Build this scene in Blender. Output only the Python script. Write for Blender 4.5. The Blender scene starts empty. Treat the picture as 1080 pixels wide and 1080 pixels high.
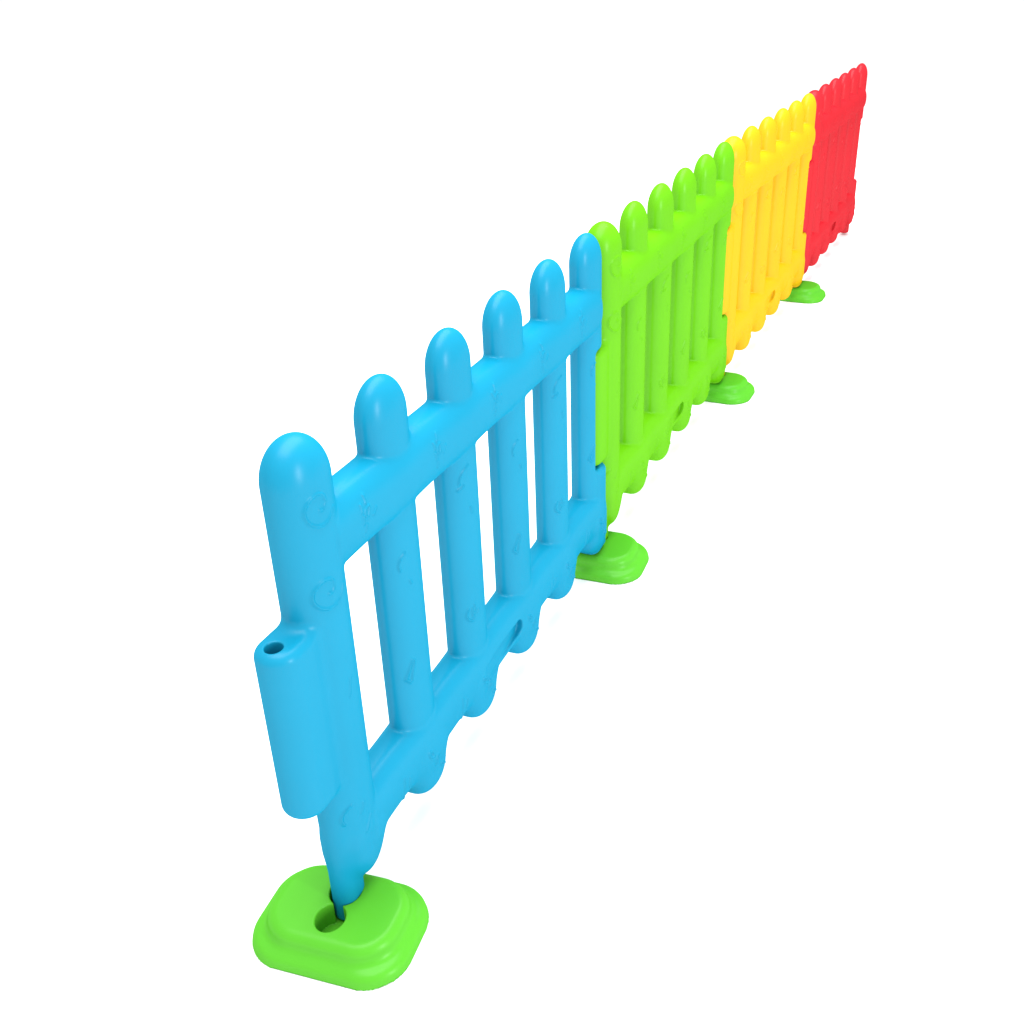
import bpy, math
import numpy as np
from mathutils import Matrix, Vector

# ------------------------------------------------------------------ camera
sc = bpy.context.scene
COL = sc.collection
GZ = 0.155                                  # lifts the solved camera so the floor is z = 0
yaw, pitch, roll = 0.4003, -0.4852, -0.0262
F_PX, PX, PY = 1090.04, 573.51, 519.27      # solved on a 1080 px square
fw = np.array([math.cos(yaw) * math.cos(pitch), math.sin(yaw) * math.cos(pitch), math.sin(pitch)])
rt = np.cross(fw, [0, 0, 1]); rt /= np.linalg.norm(rt); up = np.cross(rt, fw)
r2 = rt * math.cos(roll) + up * math.sin(roll)
u2 = -rt * math.sin(roll) + up * math.cos(roll)
cam_d = bpy.data.cameras.new('camera')
cam = bpy.data.objects.new('camera', cam_d); COL.objects.link(cam)
M = Matrix.Identity(4)
for i in range(3):
    M[i][0], M[i][1], M[i][2] = r2[i], u2[i], -fw[i]
M[0][3], M[1][3], M[2][3] = -0.8099, -0.6314, 0.9919 + GZ
cam.matrix_world = M
cam_d.sensor_width = 36; cam_d.lens = 36 * F_PX / 1080
cam_d.shift_x = (540 - PX) / 1080; cam_d.shift_y = (PY - 540) / 1080
cam_d.clip_start = 0.02; cam_d.clip_end = 2000
sc.camera = cam

# ------------------------------------------------------------------ light
w = bpy.data.worlds.new('World'); sc.world = w; w.use_nodes = True
bg = w.node_tree.nodes['Background']
bg.inputs[0].default_value = (1, 1, 1, 1); bg.inputs[1].default_value = 1.09
sc.view_settings.view_transform = 'Standard'; sc.view_settings.look = 'None'
sc.view_settings.exposure = 0; sc.view_settings.gamma = 1; sc.view_settings.use_curve_mapping = False
sc.cycles.max_bounces = 8; sc.cycles.diffuse_bounces = 5

def softbox(name, loc, aim, sx, sy, power):
    l = bpy.data.lights.new(name, 'AREA'); l.shape = 'RECTANGLE'; l.size = sx; l.size_y = sy; l.energy = power
    o = bpy.data.objects.new(name, l); COL.objects.link(o); o.location = loc
    o.rotation_euler = (Vector(aim) - Vector(loc)).to_track_quat('-Z', 'Y').to_euler()
softbox('studio_softbox', (1.6, 0.1, 4.2), (1.6, 0, 0), 6.5, 3.0, 420)
softbox('studio_strip_lamp', (-1.2, -5.8, 1.75), (0.8, 0, 0.5), 0.32, 2.4, 185)

# ------------------------------------------------------------------ materials
def plastic(name, col, rough=0.33, spec=0.019):
    m = bpy.data.materials.new(name); m.use_nodes = True
    nt = m.node_tree; nt.nodes.clear(); new = nt.nodes.new; ln = nt.links.new
    tc = new('ShaderNodeTexCoord')
    n = new('ShaderNodeTexNoise'); n.inputs['Scale'].default_value = 5; n.inputs['Detail'].default_value = 4
    ln(tc.outputs['Object'], n.inputs['Vector'])
    mx = new('ShaderNodeMixRGB'); mx.inputs[1].default_value = (*[c * 0.93 for c in col], 1)
    mx.inputs[2].default_value = (*[min(1, c * 1.07) for c in col], 1)
    ln(n.outputs['Fac'], mx.inputs[0])
    n2 = new('ShaderNodeTexNoise'); n2.inputs['Scale'].default_value = 90; n2.inputs['Detail'].default_value = 2
    ln(tc.outputs['Object'], n2.inputs['Vector'])
    bp = new('ShaderNodeBump'); bp.inputs['Strength'].default_value = 0.06; bp.inputs['Distance'].default_value = 0.002
    ln(n2.outputs['Fac'], bp.inputs['Height'])
    df = new('ShaderNodeBsdfDiffuse'); gl = new('ShaderNodeBsdfGlossy'); mix = new('ShaderNodeMixShader'); out = new('ShaderNodeOutputMaterial')
    gl.inputs['Roughness'].default_value = rough; mix.inputs[0].default_value = spec     # satin moulded plastic
    ln(mx.outputs[0], df.inputs['Color']); ln(bp.outputs[0], df.inputs['Normal']); ln(bp.outputs[0], gl.inputs['Normal'])
    ln(df.outputs[0], mix.inputs[1]); ln(gl.outputs[0], mix.inputs[2]); ln(mix.outputs[0], out.inputs['Surface'])
    return m
BLUE = plastic('sky blue plastic', (0.004, 0.224, 0.370))
GREEN = plastic('lime green plastic', (0.105, 0.388, 0.004))
YELLOW = plastic('yellow plastic', (0.58, 0.345, 0.006))
RED = plastic('red plastic', (0.47, 0.014, 0.022))
BASEGREEN = plastic('green base plastic', (0.078, 0.385, 0.020))
mf = bpy.data.materials.new('white paper sweep'); mf.use_nodes = True
bf = mf.node_tree.nodes['Principled BSDF']; bf.inputs['Roughness'].default_value = 0.9
bf.inputs['Specular IOR Level'].default_value = 0.1
_tc = mf.node_tree.nodes.new('ShaderNodeTexCoord'); _n = mf.node_tree.nodes.new('ShaderNodeTexNoise'); _n.inputs['Scale'].default_value = 3
_r = mf.node_tree.nodes.new('ShaderNodeMixRGB'); _r.inputs[1].default_value = (0.93, 0.93, 0.93, 1); _r.inputs[2].default_value = (0.95, 0.95, 0.95, 1)
mf.node_tree.links.new(_tc.outputs['Object'], _n.inputs['Vector']); mf.node_tree.links.new(_n.outputs['Fac'], _r.inputs[0])
mf.node_tree.links.new(_r.outputs[0], bf.inputs['Base Color'])

# ------------------------------------------------------------------ white floor
me = bpy.data.meshes.new('ground')
S = 600
me.from_pydata([(-S, -S, 0), (S, -S, 0), (S, S, 0), (-S, S, 0)], [], [(0, 1, 2, 3)])
me.materials.append(mf)
gr = bpy.data.objects.new('ground', me); COL.objects.link(gr)
gr['kind'] = 'structure'; gr['label'] = 'plain white studio floor under the fence'

# ------------------------------------------------------------------ implicit shapes
P = 0.18; N = 6; L = P * (N - 1); G = 0.092
H = 0.70
ZT, ZB = 0.564, 0.143                       # rail heights
def smin(a, b, k):
    h = np.clip(0.5 + 0.5 * (b - a) / k, 0, 1)
    return b + (a - b) * h - k * h * (1 - h)
def smax(a, b, k): return -smin(-a, -b, k)
def slab(d2, y, t, rx, ry):                 # flat outline d2 given thickness t and an elliptic edge
    a = np.maximum(d2 + rx, 0) / rx; b = np.maximum(np.abs(y) - t + ry, 0) / ry
    return (np.hypot(a, b) - 1) * ry
def f_picket(x, y, z):
    i = np.clip(np.rint(x / P), 0, N - 1); u = x - i * P
    u = np.where((i == 0) & (u < 0), u * (1 + 0.24 * np.clip((0.30 - z) / 0.22, 0, 1)), u)     # first post narrows towards its foot
    zc = np.clip(z, np.where(i == 0, 0.112, 0.105), H - 0.052)
    dz = z - zc
    d2 = np.hypot(u, np.where(dz > 0, dz * 0.045 / 0.052, dz)) - 0.045      # slightly pointed round tip
    t = np.where(i == 0, 0.0335, 0.0258)
    body = slab(d2, y, t, 0.042, t)
    zc = np.clip(z, np.where(i == 0, 0.107, 0.098), 0.130)
    end = slab(np.hypot(np.where(i == 0, u - 0.002, u), z - zc) - np.where(i == 0, 0.043, 0.0455), y, np.where(i == 0, 0.033, 0.0345), 0.028, 0.026)
    d = smin(body, end, 0.006)
    xa = np.abs(x - L - 0.018) - 0.027                                     # square heel of the last post, just above its stand
    heel = slab(np.maximum(xa, np.abs(z - 0.141) - 0.094), y, 0.0285, 0.012, 0.018)
    d = smin(d, heel, 0.008)
    # hollow on the far edge where the next panel's sleeve sits
    cutd = smax(L + G - 0.104 - x, np.abs(z - 0.3615) - 0.1235, 0.014)
    return smax(d, -cutd, 0.006)
def f_rail(x, y, z, zm):
    n = 2.35
    u = x - np.rint(x / P) * P
    a = 0.0322 + 0.0028 * np.exp(-(u / 0.046) ** 2)                        # swells a little at every picket
    e = ((np.abs(y) / a) ** n + (np.abs(z - zm) / 0.0475) ** n) ** (1 / n)
    d = (e - 1) * a
    return smax(smax(d, 0.014 - x, 0.006), x - L - 0.014, 0.026)
def f_tube(x, y, z):
    xc = np.clip(x, -0.0725, -0.054)
    d2 = np.hypot(x - xc, y) - 0.0285
    r = 0.014
    a = d2 + r; b = np.abs(z - 0.361) - 0.120 + r
    d = np.hypot(np.maximum(a, 0), np.maximum(b, 0)) + np.minimum(np.maximum(a, b), 0) - r
    bore = smax(np.hypot(x + 0.080, y - 0.001) - 0.0105, 0.27 - z, 0.004)
    return smax(d, -bore, 0.002)
def f_peg(x, y, z, s):
    c = -0.0205 if s < 0 else L + 0.0205
    xc = np.clip(x, c - 0.005, c + 0.005)
    taper = 0.0185 + np.clip(z - 0.04, 0, 0.06) * 0.0
    d2 = np.hypot(x - xc, y) - taper
    return smax(d2, np.abs(z - 0.155) - 0.146, 0.006) if s < 0 else smax(d2, np.abs(z - 0.075) - 0.066, 0.006)
def parts_f(x, y, z):
    return [f_picket(x, y, z), f_rail(x, y, z, ZT), f_rail(x, y, z, ZB), f_tube(x, y, z), f_peg(x, y, z, -1), f_peg(x, y, z, 1)]
def fence_f(x, y, z):
    p, r1, r2_, tb, g1, g2 = parts_f(x, y, z)
    d = smin(p, smin(r1, r2_, 0.004), 0.0035 + 0.0105 * np.clip((0.152 - z) / 0.03, 0, 1))
    d = smin(d, tb, 0.014)
    d = smin(d, smin(g1, g2, 0.004), 0.008)
    # moulded finger scoop along the front of the lower rail, deepest at its far end
    deep = -0.034 + 0.013 * np.clip((x - 0.365) / 0.125, 0, 1)
    xc = np.clip(x, 0.36, 0.484)
    q = np.hypot(x - xc, (z - 0.139) * 0.9) - 0.014
    d = smax(d, -smax(q, y - deep, 0.004), 0.002)
    return d

# raised leaf, flower and swirl lines on the front face: polylines in (x, z)
LINES = []
def spiral(cx, cz, r, turns, a0, sgn=1):
    t = np.linspace(0, 1, 26); a = a0 + sgn * t * turns * 2 * math.pi; q = r * (0.18 + 0.82 * t)
    LINES.append((np.stack([cx + q * np.cos(a), cz + q * np.sin(a)], 1), 0.0016))
def arc(cx, cz, r, a0, a1, n=9, sq=1.0, rot=0, w=0.0015):
    a = np.linspace(a0, a1, n); px, pz = r * np.cos(a) * sq, r * np.sin(a)
    c, s = math.cos(rot), math.sin(rot)
    LINES.append((np.stack([cx + px * c - pz * s, cz + px * s + pz * c], 1), w))
def dash(x0, z0, x1, z1, w=0.0018): LINES.append((np.array([(x0, z0), (x1, z1)]), w))
def leaf(cx, cz, s, rot):
    arc(cx - s * 0.55 * math.cos(rot), cz - s * 0.55 * math.sin(rot), s, -0.9, 0.9, rot=rot)
    arc(cx + s * 0.55 * math.cos(rot), cz + s * 0.55 * math.sin(rot), s, math.pi - 0.9, math.pi + 0.9, rot=rot)
    dash(cx + s * 0.7 * math.sin(rot), cz - s * 0.7 * math.cos(rot), cx + s * 1.2 * math.sin(rot), cz - s * 1.2 * math.cos(rot))
def sprig(cx, cz, s, k):
    w = 0.0017
    for dx, dz, a in ((-0.1, 1.0, 1.4), (-0.75, 0.55, 1.7), (0.05, 0.0, 1.25), (-0.7, -0.35, 1.6), (0.75, -0.35, 0.9), (-0.45, -1.1, 1.3)):
        a += 0.12 * ((k * 7 + int(dx * 20)) % 5 - 2)
        ux, uz = math.cos(a) * s * 0.28, math.sin(a) * s * 0.28
        LINES.append((np.array([(cx + dx * s - ux, cz + dz * s - uz), (cx + dx * s + uz * 0.15, cz + dz * s), (cx + dx * s + ux, cz + dz * s + uz)]), w))
    arc(cx, cz, s * 0.42, 1.2, 3.9, 8)
spiral(-0.010, 0.626, 0.027, 1.2, -1.75); spiral(-0.014, 0.522, 0.028, 1.2, -1.5)
dash(0.002, 0.388, -0.004, 0.368); arc(-0.016, 0.19, 0.02, 2.0, 3.6); dash(-0.006, 0.20, -0.012, 0.186); dash(0.006, 0.17, -0.008, 0.152)
for i in range(5):
    sprig(0.082 + P * i, 0.572, 0.017, i)
    x1 = P * (i + 1)
    if i != 2: arc(x1 - 0.075, 0.13, 0.034, 2.5, 3.7, sq=0.4); arc(x1 - 0.064, 0.128, 0.02, 2.5, 3.4, sq=0.5)
    leaf(x1 - 0.018, 0.137, 0.009, 0.6); leaf(x1 - 0.004, 0.118, 0.008, -0.4); leaf(x1 + 0.014, 0.094, 0.008, 0.9)
    if i % 2 == 0:
        dash(x1 - 0.022, 0.302, x1 - 0.034, 0.276); dash(x1 - 0.018, 0.300, x1 - 0.026, 0.270); dash(x1 - 0.034, 0.276, x1 - 0.028, 0.268)
        arc(x1 - 0.012, 0.452, 0.016, 1.8, 3.6); dash(x1 - 0.012, 0.424, x1 - 0.009, 0.418)
    else:
        arc(x1 - 0.006, 0.482, 0.024, 1.7, 3.1); dash(x1 - 0.032, 0.474, x1 - 0.022, 0.478); arc(x1 - 0.018, 0.262, 0.014, 2.4, 4.6)
        sprig(x1 - 0.014, 0.262, 0.010, i + 2); dash(x1 - 0.010, 0.44, x1 - 0.006, 0.428)
def emboss(x, z):
    h = np.zeros_like(x)
    for pl, wd in LINES:
        lo = pl.min(0) - 0.008; hi = pl.max(0) + 0.008
        m = np.where((x > lo[0]) & (x < hi[0]) & (z > lo[1]) & (z < hi[1]))[0]
        if not len(m): continue
        xs, zs = x[m], z[m]; best = np.full(len(m), 1.0)
        for (ax, az), (bx, bz) in zip(pl[:-1], pl[1:]):
            vx, vz = bx - ax, bz - az; t = np.clip(((xs - ax) * vx + (zs - az) * vz) / (vx * vx + vz * vz + 1e-12), 0, 1)
            best = np.minimum(best, np.hypot(xs - ax - t * vx, zs - az - t * vz))
        h[m] = np.maximum(h[m], 0.0022 * np.exp(-(best / (wd * 1.1)) ** 2))
    return h

def surface_nets(f, lo, hi, h):
    n = [int(math.ceil((hi[k] - lo[k]) / h)) + 1 for k in range(3)]
    ax = [np.float32(lo[k]) + np.arange(n[k], dtype=np.float32) * np.float32(h) for k in range(3)]
    F = np.empty(n, np.float32)
    for s in range(0, n[0], 40):
        X, Y, Z = np.meshgrid(ax[0][s:s + 40], ax[1], ax[2], indexing='ij')
        F[s:s + 40] = f(X, Y, Z)
    I = F < 0
    c = [m - 1 for m in n]
    cnt = np.zeros(c, np.int8)
    for dx in (0, 1):
        for dy in (0, 1):
            for dz in (0, 1):
                cnt += I[dx:dx + c[0], dy:dy + c[1], dz:dz + c[2]]
    act = (cnt > 0) & (cnt < 8)
    cells = np.argwhere(act); idx = np.full(c, -1, np.int32); idx[act] = np.arange(len(cells))
    acc = np.zeros((len(cells), 3)); num = np.zeros(len(cells))
    cor = [(a, b, d) for a in (0, 1) for b in (0, 1) for d in (0, 1)]
    for a in cor:
        for k in range(3):
            if a[k]: continue
            b = list(a); b[k] = 1
            fa = F[cells[:, 0] + a[0], cells[:, 1] + a[1], cells[:, 2] + a[2]].astype(float)
            fb = F[cells[:, 0] + b[0], cells[:, 1] + b[1], cells[:, 2] + b[2]].astype(float)
            m = (fa < 0) != (fb < 0)
            t = np.where(m, fa / np.where(m, fa - fb, 1), 0)
            pt = np.tile(np.array(a, float), (len(cells), 1)); pt[:, k] += t
            acc[m] += pt[m]; num[m] += 1
    V = (cells + acc / num[:, None]) * h + np.array(lo)
    quads = []
    for k in range(3):
        i, j = [(1, 2), (2, 0), (0, 1)][k]
        sl0 = [slice(None)] * 3; sl1 = [slice(None)] * 3
        sl0[k] = slice(0, -1); sl1[k] = slice(1, None)
        A, B = I[tuple(sl0)], I[tuple(sl1)]
        e = np.argwhere(A != B)
        e = e[(e[:, i] > 0) & (e[:, j] > 0) & (e[:, i] < c[i]) & (e[:, j] < c[j])]
        ins = A[e[:, 0], e[:, 1], e[:, 2]]
        def g(di, dj):
            q = e.copy(); q[:, i] -= di; q[:, j] -= dj
            return idx[q[:, 0], q[:, 1], q[:, 2]]
        Q = np.stack([g(1, 1), g(0, 1), g(0, 0), g(1, 0)], 1)
        Q[~ins] = Q[~ins][:, ::-1]
        quads.append(Q)
    return V, np.concatenate(quads)
def grad(f, V, e=0.0006):
    g = np.empty_like(V)
    for k in range(3):
        d = np.zeros(3); d[k] = e
        a, b = V + d, V - d
        g[:, k] = f(a[:, 0], a[:, 1], a[:, 2]) - f(b[:, 0], b[:, 1], b[:, 2])
    return g / (2 * e)
def settle(f, V):
    for _ in range(3):
        g = grad(f, V); v = f(V[:, 0], V[:, 1], V[:, 2])
        st = (v / np.maximum((g * g).sum(1), 0.05))[:, None] * g
        ln = np.linalg.norm(st, axis=1, keepdims=True); st *= np.minimum(1, 0.0012 / np.maximum(ln, 1e-9))
        V = V - st
    return V
def unit(g): return g / np.maximum(np.linalg.norm(g, axis=1, keepdims=True), 1e-9)
def to_mesh(name, V, Q, Nn, mat):
    used = np.unique(Q); re = np.full(len(V), -1, np.int64); re[used] = np.arange(len(used))
    q = re[Q]; v = V[used]; nn = Nn[used]
    me = bpy.data.meshes.new(name)
    me.vertices.add(len(v)); me.vertices.foreach_set('co', v.astype(np.float32).ravel())
    me.loops.add(q.size); me.loops.foreach_set('vertex_index', q.astype(np.int32).ravel())
    me.polygons.add(len(q)); me.polygons.foreach_set('loop_start', np.arange(0, q.size, 4, dtype=np.int32))
    me.update(calc_edges=True); me.validate()
    me.polygons.foreach_set('use_smooth', np.ones(len(me.polygons), bool))
    me.normals_split_custom_set_from_vertices(nn.astype(np.float32).tolist())
    me.materials.append(mat)
    return me

# ------------------------------------------------------------------ one fence panel, split into its parts
V, Q = surface_nets(fence_f, (-0.112, -0.038, 0.006), (0.956, 0.038, 0.708), 0.0016)
V = settle(fence_f, V)
N0 = unit(grad(fence_f, V))
front = lambda y: np.clip((-y - 0.009) / 0.008, 0, 1)
def fence_e(x, y, z): return fence_f(x, y, z) - emboss(x, z) * front(y)
V2 = V + N0 * (0.8 * emboss(V[:, 0], V[:, 2]) * front(V[:, 1]))[:, None]
NN = unit(grad(fence_e, V2, 0.0007))
cen = V2[Q].mean(1)
pf = np.stack(parts_f(cen[:, 0], cen[:, 1], cen[:, 2]), 1)
lab = pf.argmin(1)
ip = np.clip(np.rint(cen[:, 0] / P), 0, N - 1).astype(int)
PIECES = []
for i in range(N):
    PIECES.append(('picket', to_mesh('picket', V2, Q[(lab == 0) & (ip == i)], NN, BLUE)))
for k, nm in ((1, 'top_rail'), (2, 'bottom_rail'), (3, 'hinge_sleeve'), (4, 'peg'), (5, 'peg')):
    PIECES.append((nm, to_mesh(nm, V2, Q[lab == k], NN, BLUE)))

def fence_panel(loc, rz, mat, label):
    root = bpy.data.objects.new('picket_fence', None); COL.objects.link(root)
    root.empty_display_size = 0.1
    root.location = loc; root.rotation_euler = (0, 0, rz)
    root['label'] = label; root['category'] = 'fence'; root['group'] = 'coloured plastic fence panels joined in a row'
    for nm, me in PIECES:
        o = bpy.data.objects.new(nm, me); COL.objects.link(o); o.parent = root
        o.material_slots[0].link = 'OBJECT'; o.material_slots[0].material = mat
    return root
TH = [0.0, -0.0122, -0.0487, -0.0472]
SPEC = [(BLUE, 'sky blue plastic picket fence nearest the viewer, with hinge sleeve on its free end'),
        (GREEN, 'lime green plastic picket fence between the blue and the yellow panel'),
        (YELLOW, 'yellow plastic picket fence between the green and the red panel'),
        (RED, 'red plastic picket fence at the far end of the row')]
hinge = np.array([-G / 2, 0.0]); joints = []
for k in range(4):
    d = np.array([math.cos(TH[k]), math.sin(TH[k])])
    joints.append((hinge.copy(), TH[k]))
    o = hinge + d * G / 2
    fence_panel((o[0], o[1], 0), TH[k], *SPEC[k])
    hinge = o + d * (L + G / 2)

# ------------------------------------------------------------------ bases
def rbox2(x, y, hx, hy, r):
    a, b = np.abs(x) - hx + r, np.abs(y) - hy + r
    return np.hypot(np.maximum(a, 0), np.maximum(b, 0)) + np.minimum(np.maximum(a, b), 0) - r
def tier(x, y, z, hx, hy, r, z1, e):
    slope = (z1 - z) * 0.22
    a = rbox2(x, y, hx, hy, r) - slope + e; b = z - z1 + e
    return np.hypot(np.maximum(a, 0), np.maximum(b, 0)) + np.minimum(np.maximum(a, b), 0) - e
def base_f(x, y, z):
    d = smin(tier(x, y, z, 0.078, 0.107, 0.054, 0.019, 0.010), tier(x, y, z, 0.061, 0.089, 0.050, 0.0445, 0.012), 0.012)
    hole = smin(np.hypot(x - 0.0235, y * 1.14) - 0.0238, np.hypot(x + 0.0215, y * 1.14) - 0.0222, 0.003)
    d = smax(d, -np.maximum(hole, 0.0065 - z), 0.003)  # closed bottom added to darken the peg hole, in place of shaded floor
    return np.maximum(d, 0.0008 - z)
BV, BQ = surface_nets(base_f, (-0.095, -0.125, -0.004), (0.095, 0.125, 0.052), 0.0022)
BV = settle(base_f, BV)
base_me = to_mesh('fence_stand', BV, BQ, unit(grad(base_f, BV)), BASEGREEN)
BL = ['green plastic stand in the foreground under the free end of the blue panel',
      'green plastic stand under the joint of the blue and lime green panels',
      'green plastic stand under the joint of the lime green and yellow panels',
      'small far green plastic stand under the joint of the yellow and red panels']
for (h, t), tw, lb in zip(joints, (0.098, 0.056, 0.02, 0.0), BL):
    o = bpy.data.objects.new('fence_stand', base_me); COL.objects.link(o)
    o.location = (h[0], h[1], 0); o.rotation_euler = (0, 0, t + tw)
    o['label'] = lb; o['category'] = 'fence stand'; o['group'] = 'green stands under the fence joints'
